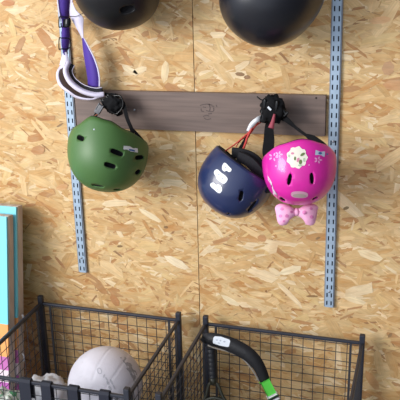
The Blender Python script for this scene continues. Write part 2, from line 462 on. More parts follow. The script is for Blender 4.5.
def ell(cx, cy, rx, ry, ang=0, n=14, sq=1.0):
    ca, sa = math.cos(math.radians(ang)), math.sin(math.radians(ang)); out = []
    for k in range(n):
        t = 2*PI*k/n; x = rx*math.copysign(abs(math.cos(t))**sq, math.cos(t)); y = ry*math.copysign(abs(math.sin(t))**sq, math.sin(t))
        out.append((cx+x*ca-y*sa, cy+x*sa+y*ca))
    return out
def helmet(name, label, px, py, d, aw, bl_, ch, skirt, roll, alpha, omega, m, vents=(), dip=.15, liner=True, flare=0.0, e=.86, rim=None):
    c = W(px, py, d); s = scale_at(c)
    a, b, cc, sk = aw*s, bl_*s, ch*s, skirt*s
    crown, lat, fwd = frame_axes(roll, alpha, omega)
    T = lambda p: c + lat*p.x + fwd*p.y + crown*p.z
    rf = None
    if rim:
        def rf(th):
            x = math.cos(th+math.radians(omega)); 
            for (x0, e0), (x1, e1) in zip(rim, rim[1:]):
                if x0 <= x <= x1: t = (x-x0)/(x1-x0); t = t*t*(3-2*t); return (e0+(e1-e0)*t)*s
            return 0
    root = thing(name, label, 'helmet', tuple(c), 'helmets hanging on the wall')
    bm = bmesh.new(); skin_rows(bm, helmet_surface(a, b, cc, sk, dip=dip, flare=flare, e=e, rim=rf), T, inner=helmet_surface(a, b, cc, sk, off=.0035, dip=dip, flare=flare, e=e, rim=rf))
    bmesh.ops.recalc_face_normals(bm, faces=bm.faces)
    shell = obj('shell', bm, m, root, True)
    bm = bmesh.new(); skin_rows(bm, helmet_surface(a, b, cc, sk, off=.0042, dip=dip, lower=.003, e=e, rim=rf), T, inner=helmet_surface(a, b, cc, sk, off=.024, dip=dip, lower=.003, e=e, rim=rf))
    lin_ = obj('foam_liner', bm, M_foam, root, True)
    if vents:
        bpy.context.view_layer.update(); bvh = eval_bvh(shell); cb = bmesh.new()
        for v in vents:
            h, n = hit(bvh, shell, v[0], v[1])
            if h is None: continue
            ring = [];
            for (x, y) in ell(*v):
                q, nn = hit(bvh, shell, x, y)
                ring.append(q if q is not None else None)
            if any(q is None for q in ring): continue
            A = [cb.verts.new(q+n*.006) for q in ring]; B = [cb.verts.new(q-n*.0185) for q in ring]; k = len(A)
            cb.faces.new(A); cb.faces.new(B[::-1])
            for i in range(k): cb.faces.new((A[i], B[i], B[(i+1) % k], A[(i+1) % k]))
        cut = obj('cutter', cb, M_foam); bpy.context.view_layer.update()
        apply_cut(shell, cut); apply_cut(lin_, cut); cm = cut.data
        bpy.data.objects.remove(cut); bpy.data.meshes.remove(cm)
    bpy.context.view_layer.update()
    # comfort pads inside the opening
    for k in range(6):
        th = 2*PI*(k+.5)/6; bm = bmesh.new()
        pr = V(((a-.030)*math.cos(th), (b-.030)*math.sin(th), .012)); w = V((-math.sin(th), math.cos(th), 0))
        rad = V((math.cos(th), math.sin(th), 0))
        Rm = Matrix(((lat*w.x+fwd*w.y), (lat*rad.x+fwd*rad.y), crown)).transposed()
        box(bm, T(pr), (.05, .012, .03), Rm, .004); obj('comfort_pad', bm, M_foam, root, True)
    return root, shell, T, (a, b, cc, sk), (crown, lat, fwd)
def strap(root, pts, w, m=M_black, name='strap', th=.0018):
    bm = bmesh.new(); ribbon(bm, pts, w, th); return obj(name, bm, m, root)
def cord(root, pts, r, m, name='cord'):
    bm = bmesh.new(); tube(bm, smooth_path(pts, 5), r, 6); return obj(name, bm, m, root, True)
def buckle(root, p, size, ang=0, m=M_blackplastic):
    R = Matrix.Rotation(ang, 3, 'Y'); bm = bmesh.new()
    box(bm, p, size, R, min(size)*.35)
    for s in (-1, 1): box(bm, V(p)+R @ V((s*size[0]*.38, -size[1]*.35, size[2]*.2)), (size[0]*.16, size[1]*.6, size[2]*.8), R, min(size)*.1)
    return obj('buckle', bm, m, root, True)
HLk = HL+V((0, -.028, -.008)); HRk = HR+V((0, -.028, -.008))

# ---- green
M_green = mat('matt_green_shell', '4a703c', .45, noise=.05, nscale=15, bump=.05, bscale=200)
gr, gs, gT, gd, gax = helmet('green_helmet', 'matt green skate helmet hanging from the left hook of the brown plank', 108.5, 146.5, .135, 38, 41, 45.5, 6, 3, 8, 35, M_green,
    vents=[(117, 152.5, 6.8, 2.7, 22, 12, .6), (110, 165.5, 6.2, 2.6, 18, 12, .6), (139.5, 157.5, 4.6, 2.4, -8, 10, .7), (138, 172, 3.2, 2.2, -40, 10, .7),
           (80.5, 138, 4.0, 2.6, 25, 10, .7), (98, 186, 6.5, 1.1, 8, 10, .8), (117, 189.5, 4, .9, -4, 8, .8)], dip=0, rim=[(-1.01, 2), (-.75, 7), (-.35, 15), (.1, 11), (.6, 4), (1.01, 0)])
bv = eval_bvh(gs)
decal_poly(bv, gs, [[(123.5, 145.8), (129, 146.2), (137.5, 148.5), (137.8, 152.6), (131, 151.6), (123.2, 149.2)]], mat('white_sticker', 'e4e8ea', .4), gr, 'sticker', label='small white sticker')
decal_poly(bv, gs, [[(129, 148.9), (134.5, 150), (134.7, 151.6), (129, 150.6)]], mat('blue_print', '4a6fae', .4), gr, 'sticker_print', .0011, 'blue print on the white sticker')
decal_poly(bv, gs, [ell(94, 129.5, .8, .8)], M_screw, gr, 'rivet')
bl_g = W(91, 125, .12); 
strap(gr, [HLk+V((-.004, 0, .004)), W(104, 106, .07), W(97, 113, .08), W(91, 125, .10), W(89, 131, .105)], .011)
strap(gr, [HLk+V((.006, 0, .004)), W(122, 101, .07), W(127, 118, .08), W(132, 131, .105), W(131, 142, .125)], .012)
strap(gr, [W(131, 128, .10), W(137, 134, .11), W(143, 141, .12)], .009)
cord(gr, [W(101, 112, .08), W(90, 119, .09), W(80, 127, .105), W(75, 134, .115)], .0016, mat('orange_brown_cord', '9c5a3a', .7))
buckle(gr, W(99, 109, .085), (.02, .010, .032), .6, mat('grey_buckle', '6f7074', .4))
buckle(gr, W(113, 100, .066), (.042, .014, .022), .35)
buckle(gr, W(118, 110, .068), (.022, .016, .036), -.35)
buckle(gr, W(106, 101, .072), (.030, .010, .020), -.5)
cord(gr, smooth_path([W(108, 97, .07), W(120, 96, .075), W(123, 106, .078), W(116, 114, .078), W(108, 108, .078)], 3), .003, M_blackplastic, 'strap_loop')

# ---- navy
M_navy = mat('gloss_navy_shell', '222e56', .28, noise=.05, coat=.3)
nr, ns, nT, nd, nax = helmet('navy_helmet', 'glossy navy helmet with white characters, tilted, hanging left of the pink helmet', 238, 177, .114, 37, 34, 41, 12, 37, -4, 25, M_navy,
    vents=[(241, 196, 2.2, 5.4, 12, 12, .7), (252, 206.5, 1.8, 7, 38, 12, .7), (228.5, 214, 1.4, 1.1, 0, 8, 1)], dip=.1)
bv = eval_bvh(ns)
M_white = mat('white_sticker', 'e9edf2', .4)
# three white stick-on characters, read from lower left to upper right
glyphs = [[(60, 275), (90, 268), (110, 295), (135, 285), (165, 305), (175, 345), (155, 378), (125, 372), (95, 340), (65, 320), (52, 295)],
          [(95, 150), (125, 135), (160, 170), (205, 200), (232, 235), (215, 265), (190, 288), (150, 262), (120, 240), (110, 205), (90, 180)],
          [(190, 70), (215, 80), (240, 110), (268, 135), (262, 160), (240, 168), (215, 150), (195, 165), (172, 145), (170, 110)]]
for g in glyphs:
    # rounded a little so that the stickers read as cut vinyl characters
    P_ = [(205+x/10, 155+y/10+.5) for x, y in g]; q_ = []
    for k in range(len(P_)):
        a_, b_ = P_[k], P_[(k+1) % len(P_)]
        q_ += [(a_[0]*.75+b_[0]*.25, a_[1]*.75+b_[1]*.25), (a_[0]*.25+b_[0]*.75, a_[1]*.25+b_[1]*.75)]
    decal_poly(bv, ns, [q_], M_white, nr, 'character', .0010, 'white stick-on character')
M_nprint = mat('grey_blue_counter', '8a96b8', .4)
decals(bv, ns, [ell(219, 174.5, 1.1, .55, 35, 8), ell(222.5, 178.6, 1.1, .6, 35, 8), ell(218, 189.8, .8, .5, 30, 8), ell(225.6, 167.6, .7, .5, 0, 8)], M_nprint, nr, 'character_counter', .0015)
M_red = mat('red_cord', 'c23a33', .6)
cord(nr, [HRk+V((-.008, 0, -.012)), W(258, 124, .08), W(247, 134, .092), W(234, 145, .10), W(222, 153, .115)], .0023, M_red)
cord(nr, [W(252, 128, .090), W(247.5, 137, .094), W(246, 142, .096), W(243, 150, .10)], .0034, M_red)
cord(nr, [W(258, 122, .08), W(250, 134, .088), W(241, 140, .09), W(236, 147, .1)], .0016, M_red)
strap(nr, [W(249, 134, .086), W(244, 142, .095), W(238, 152, .105), W(235, 158, .11)], .010)
bm = bmesh.new(); ribbon(bm, [HRk+V((-.012, -.004, 0)), W(258, 119, .088), W(252, 124, .09), W(248, 131, .09)], [.008, .013, .013, .009], .005)
o = obj('strap_tag', bm, mat('white_rubber', 'dfe1e6', .4), nr, True); o['label'] = 'white tag on the strap'
# dark padding of the fit system standing up out of the opening
for (pts, w) in (([W(238, 156, .15), W(250, 162, .155), W(259, 173, .155), W(264, 184, .15)], .030), ([W(232, 152, .13), W(245, 154, .13), W(256, 160, .13), W(263, 172, .135)], .026)):
    strap(nr, pts, w, M_foam, 'fit_pad', .010)
strap(nr, [W(262, 168, .15), W(265, 182, .16), W(268, 193, .165)], .012)

# ---- pink
M_pink = mat('gloss_pink_shell', 'e02aa6', .3, noise=.06, nscale=30, coat=.3)
pr_, ps, pT, pd, pax = helmet('pink_helmet', 'bright pink child helmet with stickers and a pink bow, beside the right shelf standard', 299, 161, .166, 36.8, 37, 44, 4, -1, 12, 0, M_pink,
    vents=[(289.5, 179.5, 2.1, 6.0, 12, 12, .85), (312, 178.5, 2.1, 6.0, -4, 12, .85), (282.5, 199.5, 3.4, 1.5, 35, 10, .8), (315, 198.5, 3.4, 1.2, -30, 10, .8)], dip=0, rim=[(-1.01, 0), (-.6, 4.5), (0, 8), (.6, 4.5), (1.01, 0)])
bv = eval_bvh(ps)
flower = []
for k in range(32):
    t = 2*PI*k/32; r = 10.2+.75*math.cos(9*t); flower.append((297+r*math.cos(t), 157.5+r*1.05*math.sin(t)))
decal_poly(bv, ps, [flower], mat('cream_sticker', 'f1ecdc', .4), pr_, 'sticker', label='large white scalloped sticker')
decals(bv, ps, [ell(302.5, 154.5, 2.6, 1.3, -35), ell(300.5, 162, 1.6, 2.4, 10), ell(295, 158.5, 1.0, 2, 0)], mat('olive_print', '6d7f4c', .5), pr_, 'sticker_print', .0011)
decals(bv, ps, [ell(298, 160, 1.3, 2.3, 15), ell(292.5, 153.5, 1.6, 1.2, 0)], mat('rose_print', 'd88aa5', .5), pr_, 'sticker_print', .0013)
decals(bv, ps, [ell(300, 165.3, 2.2, 1, 0), ell(304, 160, 1, 2, 0), ell(289, 156, 1.1, 1.6)], mat('sage_print', 'b9cdb0', .5), pr_, 'sticker_print', .0012)
M_lp = mat('pale_pink_sticker', 'ef9fd6', .4)
def ring_polys(cx, cy, r, n=5, rr=1.6):
    return [ell(cx+r*math.cos(2*PI*k/n), cy+r*.8*math.sin(2*PI*k/n), rr, rr*.55, math.degrees(2*PI*k/n), 8) for k in range(n)]
decal_poly(bv, ps, ring_polys(273.5, 157, 3.4) + ring_polys(279, 154.5, 2.4), M_lp, pr_, 'sticker', label='pale pink flower sticker')
decal_poly(bv, ps, [[(315.5, 150), (325, 151.6), (324.5, 156.8), (315, 155)]], mat('pale_blue_sticker', 'c4d3ea', .4), pr_, 'sticker', label='pale blue square sticker')
decals(bv, ps, [ell(320, 153.3, 1.8, 1.3), ell(327, 154.2, .9, .8)], mat('blue_print', '4d68a8', .4), pr_, 'sticker_print', .0011)
decal_poly(bv, ps, ring_polys(318, 160, 2.6), M_lp, pr_, 'sticker')
decals(bv, ps, [ell(283, 169, 1.1, .8), ell(276, 166, .8, .8), ell(309, 165, .7, .7)], M_lp, pr_, 'sticker')
decals(bv, ps, [[(x-2.0*(1-abs(k-3.5)/4), y) for k, (x, y) in enumerate([(268, 175), (270.5, 178.5), (273, 182), (274.2, 186), (274.5, 190), (276, 193.5), (278.5, 196.5), (281, 198)])] +
    [(280.5, 199.6), (276.5, 198), (273.3, 194), (272.5, 189), (271, 184), (268.2, 180)]], mat('lilac_trim', 'e9cfe6', .5), pr_, 'sticker', .0006, 'pale scalloped trim sticker')
decal_poly(bv, ps, [ell(299.5, 194.6, 8.6, 3.4, 3, 16, .8)], mat('pale_vent_lip', 'd9a5bd', .5), pr_, 'vent_lip', label='pale vent lip')
decal_poly(bv, ps, [ell(299.5, 195.4, 6.6, 1.8, 3, 14, .8)], mat('vent_mesh', 'b5a09d', .7), pr_, 'vent_mesh', .0012)
# straps
strap(pr_, [HRk+V((.0, -.002, -.01)), W(269, 128, .085), W(269, 140, .09), W(268, 152, .11), W(270, 160, .12)], [.020, .026, .032, .034, .03])
strap(pr_, [HRk+V((.006, 0, 0)), W(284, 118, .08), W(295, 127, .085), W(307, 136, .10)], [.018, .018, .009, .008])
strap(pr_, [W(306, 135, .10), W(313, 139, .11), W(323, 145, .125), W(334, 155, .135)], [.008, .022, .016, .007])
bm = bmesh.new(); ribbon(bm, [W(274.5, 114, .100), W(273, 121, .102), W(271, 128, .10)], [.005, .010, .017], .004)
o = obj('chin_pad', bm, mat('coral_pad', '99404e', .7), pr_, True); o['label'] = 'dusky red chin pad'
buckle(pr_, W(271, 107, .085), (.046, .018, .038), .1)
buckle(pr_, W(264, 117, .083), (.020, .012, .034), .2)
buckle(pr_, W(282, 112, .08), (.034, .014, .024), .7)
cord(pr_, [W(265, 102, .07), W(274, 99, .074), W(281, 103, .078), W(282, 112, .078), W(275, 121, .078), W(267, 119, .078), W(263, 111, .074), W(265, 102, .07)], .0065, M_black, 'strap_loop')
def bunch(root, c, r, seed):
    bm = bmesh.new(); t = bmesh.ops.create_icosphere(bm, subdivisions=4, radius=1)
    for v in t['verts']:
        n = v.co.normalized(); k = 1+.28*pnoise(n*2.2+V((seed, 0, 0)))-.35*abs(pnoise(n*4.5+V((0, seed, 0))))
        v.co = V((n.x*r[0], n.y*r[1], n.z*r[2]))*k+c
    return obj('bunched_strap', bm, M_black, root, True)
bunch(pr_, W(272.5, 109, .084), (.037, .014, .043), 4)
bunch(gr, W(113, 104, .072), (.034, .013, .031), 8)
decal_specs = mat('fleck_white', 'dfe4ea', .3)  # plain white for the small fleck on the bunched strap
bm = bmesh.new(); box(bm, W(269.5, 108.5, .101), (.013, .003, .006), Matrix.Rotation(.8, 3, 'Y'), .001); o = obj('white_fleck', bm, decal_specs, pr_); o['label'] = 'tiny white fleck'
cord(nr, [HRk+V((-.002, .004, .022)), W(268, 98, .052), W(262, 100, .06), W(257, 96.5, .058)], .0022, M_blackplastic, 'strap_end')

# bow
M_bow = mat('pale_pink_bow', 'f7b4d8', .6, bump=.4, bscale=90)
M_dot = mat('bow_dots', 'e285bd', .6)
bc = W(296.5, 212, .185); bs = scale_at(bc)
bow = link('bow', None, pr_); bow.location = bc - pr_.location; bow['label'] = 'pale pink bow with darker dots'
def lobe(sg):
    bm = bmesh.new(); n = 10; rows = []
    prof = [(0, 3.4, 1.5), (3.5, 4.6, 4.2), (7, 7.4, 5.5), (11, 9.6, 5.6), (15.5, 10.2, 4.4), (18.6, 9.0, 2.6), (20.2, 6.6, 1.0)]
    for (x, h, t) in prof:
        r = []
        for k in range(20):
            th = 2*PI*k/20; yy = math.sin(th); xx = math.cos(th)
            px_ = sg*(x + (1.6*yy if x > 10 else 0)); py_ = -h*math.copysign(abs(yy)**.8, yy) + .12*x + (1.6 if yy < 0 and x > 8 else 0)
            r.append(bm.verts.new(bc + cr*px_*bs - cu*py_*bs - cf*(t*xx*bs + .8*bs*math.sin(yy*7+x))))
        rows.append(r)
    for i in range(len(rows)-1):
        for k in range(20): bm.faces.new((rows[i][k], rows[i][(k+1) % 20], rows[i+1][(k+1) % 20], rows[i+1][k]))
    bm.faces.new(rows[0][::-1]); bm.faces.new(rows[-1])
    return obj('bow_loop', bm, M_bow, bow, True)
lobes = [lobe(-1), lobe(1)]
bm = bmesh.new(); bmesh.ops.create_uvsphere(bm, u_segments=14, v_segments=10, radius=1)
for v in bm.verts: v.co = bc + cr*v.co.x*3.2*bs + cu*v.co.y*4.2*bs - cf*(v.co.z*4.5*bs+.4*bs*math.sin(v.co.x*9))
obj('bow_knot', bm, M_bow, bow, True)
bpy.context.view_layer.update()
for lo, dots in ((lobes[0], [(282, 209, 1.7), (287, 216, 2), (280.5, 216, 1.8), (291.5, 212, 1.4), (284, 221, 1.3)]), (lobes[1], [(304.5, 212.5, 2.2), (311.5, 217, 1.9), (311, 208.5, 1.6), (304, 219, 1.4)])):
    b2 = eval_bvh(lo)
    decal_poly(b2, lo, [ell(x, y, r, r*.9) for x, y, r in dots], M_dot, lo, 'dot_print', .0008)

# ---- the two upper helmets
M_mblack = mat('matt_black_shell', '15151a', .4, noise=.1, nscale=12)
kr, ks, kT, kd, kax = helmet('black_helmet', 'matt black vented helmet cut by the top left edge, next to the goggles', 117, -15, .14, 43, 46, 41, 12, -3, 18, 15, M_mblack,
    vents=[(82, 6, 2, 4.2, 35, 10, .8), (127, 9.5, 7.5, 3.8, -12, 12, .8)], dip=.1)
for (x, tx) in ((-.03, 80), (.03, 154)):
    strap(kr, [V((-.17, -.05, 1.835)), V((-.17+x, -.07, 1.79)), W(tx, -34, .12)], .013)
M_char = mat('satin_charcoal_shell', '1b1d25', .32, noise=.12, nscale=8)
cr_, cs, cT, cd, cax = helmet('charcoal_helmet', 'large smooth charcoal helmet cut by the top edge, above the pink helmet', 273, -10, .148, 51, 54, 57, 14, 35, 12, 0, M_char, dip=.1, e=.94)
for (x, tx) in ((-.03, 222), (.03, 322)):
    strap(cr_, [V((.26, -.05, 1.835)), V((.26+x, -.075, 1.79)), W(tx, -32, .14)], .013)

# ------------------------------------------------------------------ ski goggles
M_purple = mat('purple_elastic', '4a2f93', .7, bump=.3, bscale=300)
M_lav = mat('lavender_white', 'd9d3e8', .5)
M_lens = mat('smoked_brown_lens', '2c1d1b', .4, spec=.2)
gk = W(80, 80, .06)
gog = thing('ski_goggles', 'white and lavender ski goggles hanging by a purple strap at the upper left', 'goggles', tuple(gk))
# the front of the goggles bows around a face; the bow is seen from above
def gpt(s, h, t):
    """s along the bow -1..1, h across the height -1..1, t thickness outwards in metres"""
    base = smooth_g(s)
    return base
import bisect
gpath = smooth_path([W(66.5, 63, .055), W(62.5, 72, .06), W(65.5, 82, .065), W(73, 89.5, .068), (W(82, 94, .068)), W(92, 96, .066), W(101, 95, .062)], 6)
gn = len(gpath)
hax = (-cf*.80 + cr*.56 + cu*.08).normalized()      # height of the goggles: mostly towards the viewer, leaning left
def gframe(i):
    t = (gpath[min(i+1, gn-1)]-gpath[max(i-1, 0)]).normalized(); nrm = hax.cross(t).normalized()
    if nrm.dot(V((1, 0, 1))) > 0: nrm = -nrm
    return t, nrm
def gsurf(i, h, off):
    t, nrm = gframe(i); u = i/(gn-1)
    half = .032*(math.sin(PI*min(max(u*.86+.07, 0), 1))**.35) - (.010*math.exp(-((u-.5)/.1)**2) if h < 0 else 0)
    return gpath[i] + hax*(h*half) + nrm*off
bm = bmesh.new()
def strip_solid(bm, i0, i1, h0, h1, o0, o1, nh=4):
    A = []; B = []
    for i in range(i0, i1+1):
        A.append([bm.verts.new(gsurf(i, h0+(h1-h0)*k/nh, o1)) for k in range(nh+1)])
        B.append([bm.verts.new(gsurf(i, h0+(h1-h0)*k/nh, o0)) for k in range(nh+1)])
    for i in range(len(A)-1):
        for k in range(nh):
            bm.faces.new((A[i][k], A[i][k+1], A[i+1][k+1], A[i+1][k])); bm.faces.new((B[i][k], B[i+1][k], B[i+1][k+1], B[i][k+1]))
        for k in (0, nh): bm.faces.new((A[i][k], A[i+1][k], B[i+1][k], B[i][k]))
    for i in (0, -1):
        for k in range(nh): bm.faces.new((A[i][k], B[i][k], B[i][k+1], A[i][k+1]))
strip_solid(bm, 0, gn-1, .72, 1.12, -.006, .008); strip_solid(bm, 0, gn-1, -1.12, -.72, -.006, .008)
strip_solid(bm, 0, 4, -1, 1, -.006, .008); strip_solid(bm, gn-5, gn-1, -1, 1, -.006, .008)
obj('goggle_frame', bm, M_lav, gog, True)
bm = bmesh.new(); strip_solid(bm, 2, gn-3, -.85, .85, .001, .004, 8); obj('lens', bm, M_lens, gog, True)
bm = bmesh.new(); strip_solid(bm, 1, gn-2, .62, 1.0, -.019, -.0062); strip_solid(bm, 1, gn-2, -1.0, -.62, -.019, -.0062); obj('face_foam', bm, M_foam, gog, True)
bm = bmesh.new(); strip_solid(bm, 1, gn-2, .9, 1.04, -.0205, -.0185); o = obj('foam_edge', bm, M_lav, gog, True)
# strap, left run
def edges(Ls, Rs, d, dr=None):
    return smooth_path([W(x, y, d if not isinstance(d, list) else d[i]) for i, (x, y) in enumerate(Ls)], 4), smooth_path([W(x, y, (dr or d) if not isinstance(dr or d, list) else (dr or d)[i]) for i, (x, y) in enumerate(Rs)], 4)
def strap_run(Ls, Rs, d, m, name, dr=None, th=.0018):
    A, B = edges(Ls, Rs, d, dr); bm = bmesh.new(); sheet(bm, A, B, th); return obj(name, bm, m, gog, True)
strap_run([(55, -40), (57, -10), (58, 0), (59.5, 12), (62, 22), (61.5, 33), (61.5, 45), (64, 55)], [(70, -40), (70, -10), (70, 0), (69.5, 10), (68.5, 20), (69.5, 33), (69, 45), (66.5, 55)], [.06]*4+[.055]*4, M_purple, 'strap', [.04]*8)
strap_run([(55, -40), (56, -10), (57, 0), (58.5, 12), (60.5, 22)], [(56, -40), (57.2, -10), (58.2, 0), (59.7, 12), (61.6, 22)], [.062]*5, M_lav, 'strap_edge', [.061]*5)
strap_run([(63.5, 52), (61.5, 58), (59.5, 65)], [(66.5, 52), (68.5, 58), (70, 66)], [.05, .052, .055], M_lav, 'strap_anchor')
for y0, y1 in ((17, 27), (38, 49)):
    cord(gog, [W(60.8, y0, .064), W(59.2, y0+.4, .066), W(59, y1-.6, .066), W(60.8, y1, .064), W(69.5, y1-1, .05), W(69.5, y0+1, .05), W(60.8, y0, .064)], .0017, M_blackplastic, 'strap_slider')
strap_run([(63.8, 19), (63, 23), (63, 27)], [(70, 18.5), (70.3, 23), (70, 26.5)], [.063]*3, M_blackplastic, 'slider_plate')
# right run: white inside of the elastic, a twist, then the purple face
strap_run([(70.5, 2), (69.8, 10), (70.5, 17), (75.5, 26), (80.5, 35), (82.3, 39)], [(72.5, 2), (76, 10), (83, 17.5), (83.2, 26), (83.3, 35), (83.6, 39)], [.05]*6, M_lav, 'strap_inner_face', [.062]*6)
strap_run([(82.3, 38), (82.8, 46), (84, 56), (86, 68), (87.5, 78), (88, 87)], [(83.6, 38), (89.5, 50), (93.5, 58), (97, 68), (98.8, 78), (98.8, 87)], [.055]*6, M_purple, 'strap', [.068, .068, .066, .064, .062, .06])
strap_run([(83.6, 38), (89.5, 50), (93.5, 58), (97, 68), (98.8, 78), (98.8, 87)], [(84.4, 38), (90.7, 49.6), (94.7, 57.6), (98.3, 67.8), (100, 78), (100, 87)], [.0685, .0685, .0665, .0645, .0625, .0605], M_lav, 'strap_edge')
strap_run([(70, -40), (70, -20), (70.5, 3)], [(71.5, -40), (71.5, -20), (72.5, 3)], [.05]*3, M_lav, 'strap_inner_face', [.06]*3)
cord(gog, [W(70, 16.5, .064), W(77, 16, .068), W(83, 13, .07)], .0011, M_blackplastic, 'strap_thread')
strap(gog, [W(88, 90, .06), W(96, 93, .062), W(106, 94, .064), W(118, 95, .064)], [.02, .012, .009, .008], M_black, 'strap_tail')
strap_run([(56, -40), (80, -62), (100, -66)], [(70, -40), (86, -52), (102, -56)], [.05, .055, .06], M_purple, 'strap')

# ------------------------------------------------------------------ leaning painted boards
def paint_material():
    m = mat('painted_bands', '5fd0e6', .45); nt = m.node_tree; N = nt.nodes; L = nt.links; b = N['Principled BSDF']
    tc = N.new('ShaderNodeTexCoord'); sp = N.new('ShaderNodeSeparateXYZ'); L.new(tc.outputs['Object'], sp.inputs[0])
    n = N.new('ShaderNodeTexNoise'); n.inputs['Scale'].default_value = 22; n.inputs['Detail'].default_value = 2; L.new(tc.outputs['Object'], n.inputs['Vector'])
    ad = N.new('ShaderNodeMath'); ad.operation = 'MULTIPLY_ADD'; ad.inputs[1].default_value = .05; L.new(n.outputs['Fac'], ad.inputs[0]); L.new(sp.outputs['Z'], ad.inputs[2])
    cr2 = N.new('ShaderNodeValToRGB'); cr2.color_ramp.interpolation = 'CONSTANT'; L.new(sp.outputs['Z'], cr2.inputs['Fac'])
    e = cr2.color_ramp.elements; e[0].position = 0; e[0].color = lin('c9a2cf'); e[1].position = .474; e[1].color = lin('7fdcee')
    for pos, c in ((.20, 'b75fae'), (.27, 'e5d6df'), (.315, 'c46fb4'), (.36, 'f0a963')):
        k = e.new(pos); k.color = lin(c)
    L.new(cr2.outputs['Color'], b.inputs['Base Color']); return m
M_bands = paint_material(); M_edge = wood_mat('weathered_board_edge', 'd2c4ba', 'b5a69c', .75, 40, 6)
def lean_board(x1, w, L_, dtop, lean, th, label):
    """a boxed game board: painted face, timber frame behind; top edge dtop from the wall"""
    ct, st = math.cos(lean), math.sin(lean)
    org = V((x1-w/2, -(dtop+L_*st), 0))           # foot of the back face
    R = Matrix.Rotation(-lean, 3, 'X')
    R = Matrix(((1, 0, 0), (0, ct, -(-st)), (0, -st, ct)))
    up = V((0, st, ct)); out = V((0, -ct, st)); X = V((1, 0, 0))
    R = Matrix((X, -out, up)).transposed()
    root = thing('painted_board', label, 'board', tuple(org), 'painted boards leaning on the wall')
    P = lambda x, o_, z: org + X*x + out*o_ + up*z
    def part(name, x, o_, z, s, m):
        bm = bmesh.new(); box(bm, P(x, o_, z), s, R, .0012); return obj(name, bm, m, root)
    f = part('painted_face', 0, th-.004, L_/2, (w-.004, .008, L_-.003), M_bands)
    part('frame_side', w/2-.009, (th-.0085)/2, L_/2, (.018, th-.0085, L_), M_edge); part('frame_side', -w/2+.009, (th-.0085)/2, L_/2, (.018, th-.0085, L_), M_edge)
    part('frame_end', 0, (th-.0085)/2, L_-.009, (w-.037, th-.0085, .018), M_edge); part('frame_end', 0, (th-.0085)/2, .009, (w-.037, th-.0085, .018), M_edge)
    return root, P
lean = math.radians(10)
B1, P1 = lean_board(-.612, .56, .862, .045, lean, .040, 'painted cyan and orange board leaning against the wall, the rear one')
B2, P2 = lean_board(-.619, .56, .846, .098, lean, .040, 'painted cyan and orange board, the front one at the left edge')
# small white cord loops on the edge of the rear board
M_cord = mat('white_cord', 'e2e4e8', .6)
for z in (.47, .33):
    c = P1(.28, .012, z); bm = bmesh.new()
    pts = [c+V((.004+.012*math.sin(t)*.6, -.004-.004*math.sin(t), .014*math.cos(t))) for t in [PI*k/8 for k in range(9)]]
    tube(bm, pts, .0028, 8); o = obj('cord_loop', bm, M_cord, B1, True); o['label'] = 'small white cord loop'

# ------------------------------------------------------------------ wire bins
def wire_panel(bm, o, ax, ay, w, h, n, m, r=.0013):
    nn = ax.cross(ay).normalized()
    for i in range(1, n):
        p = o+ax*(w*i/n); tube(bm, [p+nn*r, p+ay*h+nn*r], r, 5, False)
    for k in range(1, m+1):
        p = o+ay*(h*k/(m+.35)); tube(bm, [p-nn*r, p+ax*w-nn*r], r, 5, False)
def wire_bin(x0, x1, y0, y1, label):
    zr, zb, zp = .490, .07, .520
    root = thing('wire_bin', label, 'wire bin', ((x0+x1)/2, (y0+y1)/2, 0), 'dark wire bins on the floor')
    for x in (x0, x1):
        for y in (y0, y1):
            bm = bmesh.new(); box(bm, (x, y, zp/2), (.017, .017, zp), None, .003); obj('post', bm, M_paint, root, False)
    for z, nm in ((zr, 'top_rail'), (zb, 'bottom_rail')):
        for y in (y0, y1): 
            bm = bmesh.new(); box(bm, ((x0+x1)/2, y, z), (x1-x0-.016, .010, .0105), None, .003); obj(nm, bm, M_paint, root)
        for x in (x0, x1):
            bm = bmesh.new(); box(bm, (x, (y0+y1)/2, z), (.010, abs(y1-y0)-.016, .0105), None, .003); obj(nm, bm, M_paint, root)
    Z = V((0, 0, 1)); h = zr-zb
    for y in (y0, y1):
        bm = bmesh.new(); wire_panel(bm, V((x0+.01, y, zb)), V((1, 0, 0)), Z, x1-x0-.02, h, 14, 13)
        for x in (x0+.034, x1-.034): box(bm, (x, y, zb+h/2), (.007, .006, h))
        obj('wire_panel', bm, M_wire, root)
    for x in (x0, x1):
        bm = bmesh.new(); wire_panel(bm, V((x, min(y0, y1)+.01, zb)), V((0, 1, 0)), Z, abs(y1-y0)-.02, h, 13, 13)
        for y in (y0-.03, y1+.03): box(bm, (x, y, zb+h/2), (.006, .007, h))
        obj('wire_panel', bm, M_wire, root)
    bm = bmesh.new(); wire_panel(bm, V((x0+.01, y1+.01, zb)), V((1, 0, 0)), V((0, 1, 0)), x1-x0-.02, y0-y1-.02, 14, 12); obj('wire_base', bm, M_wire, root)
    return root
wire_bin(-.573, -.067, -.055, -.515, 'dark wire bin on the left, holding the white ball')
wire_bin(.027, .532, -.055, -.515, 'dark wire bin on the right, holding the hockey stick')

# ------------------------------------------------------------------ ball
bc_ = W(105.5, 384, .28); br_ = .1185
ball = thing('ball', 'white volleyball with grey lettering resting in the left wire bin', 'ball', tuple(bc_))
M_ball = mat('worn_white_leather', 'd3d0da', .55, noise=.07, nscale=18, bump=.25, bscale=220)
bm = bmesh.new(); bmesh.ops.create_icosphere(bm, subdivisions=6, radius=br_)
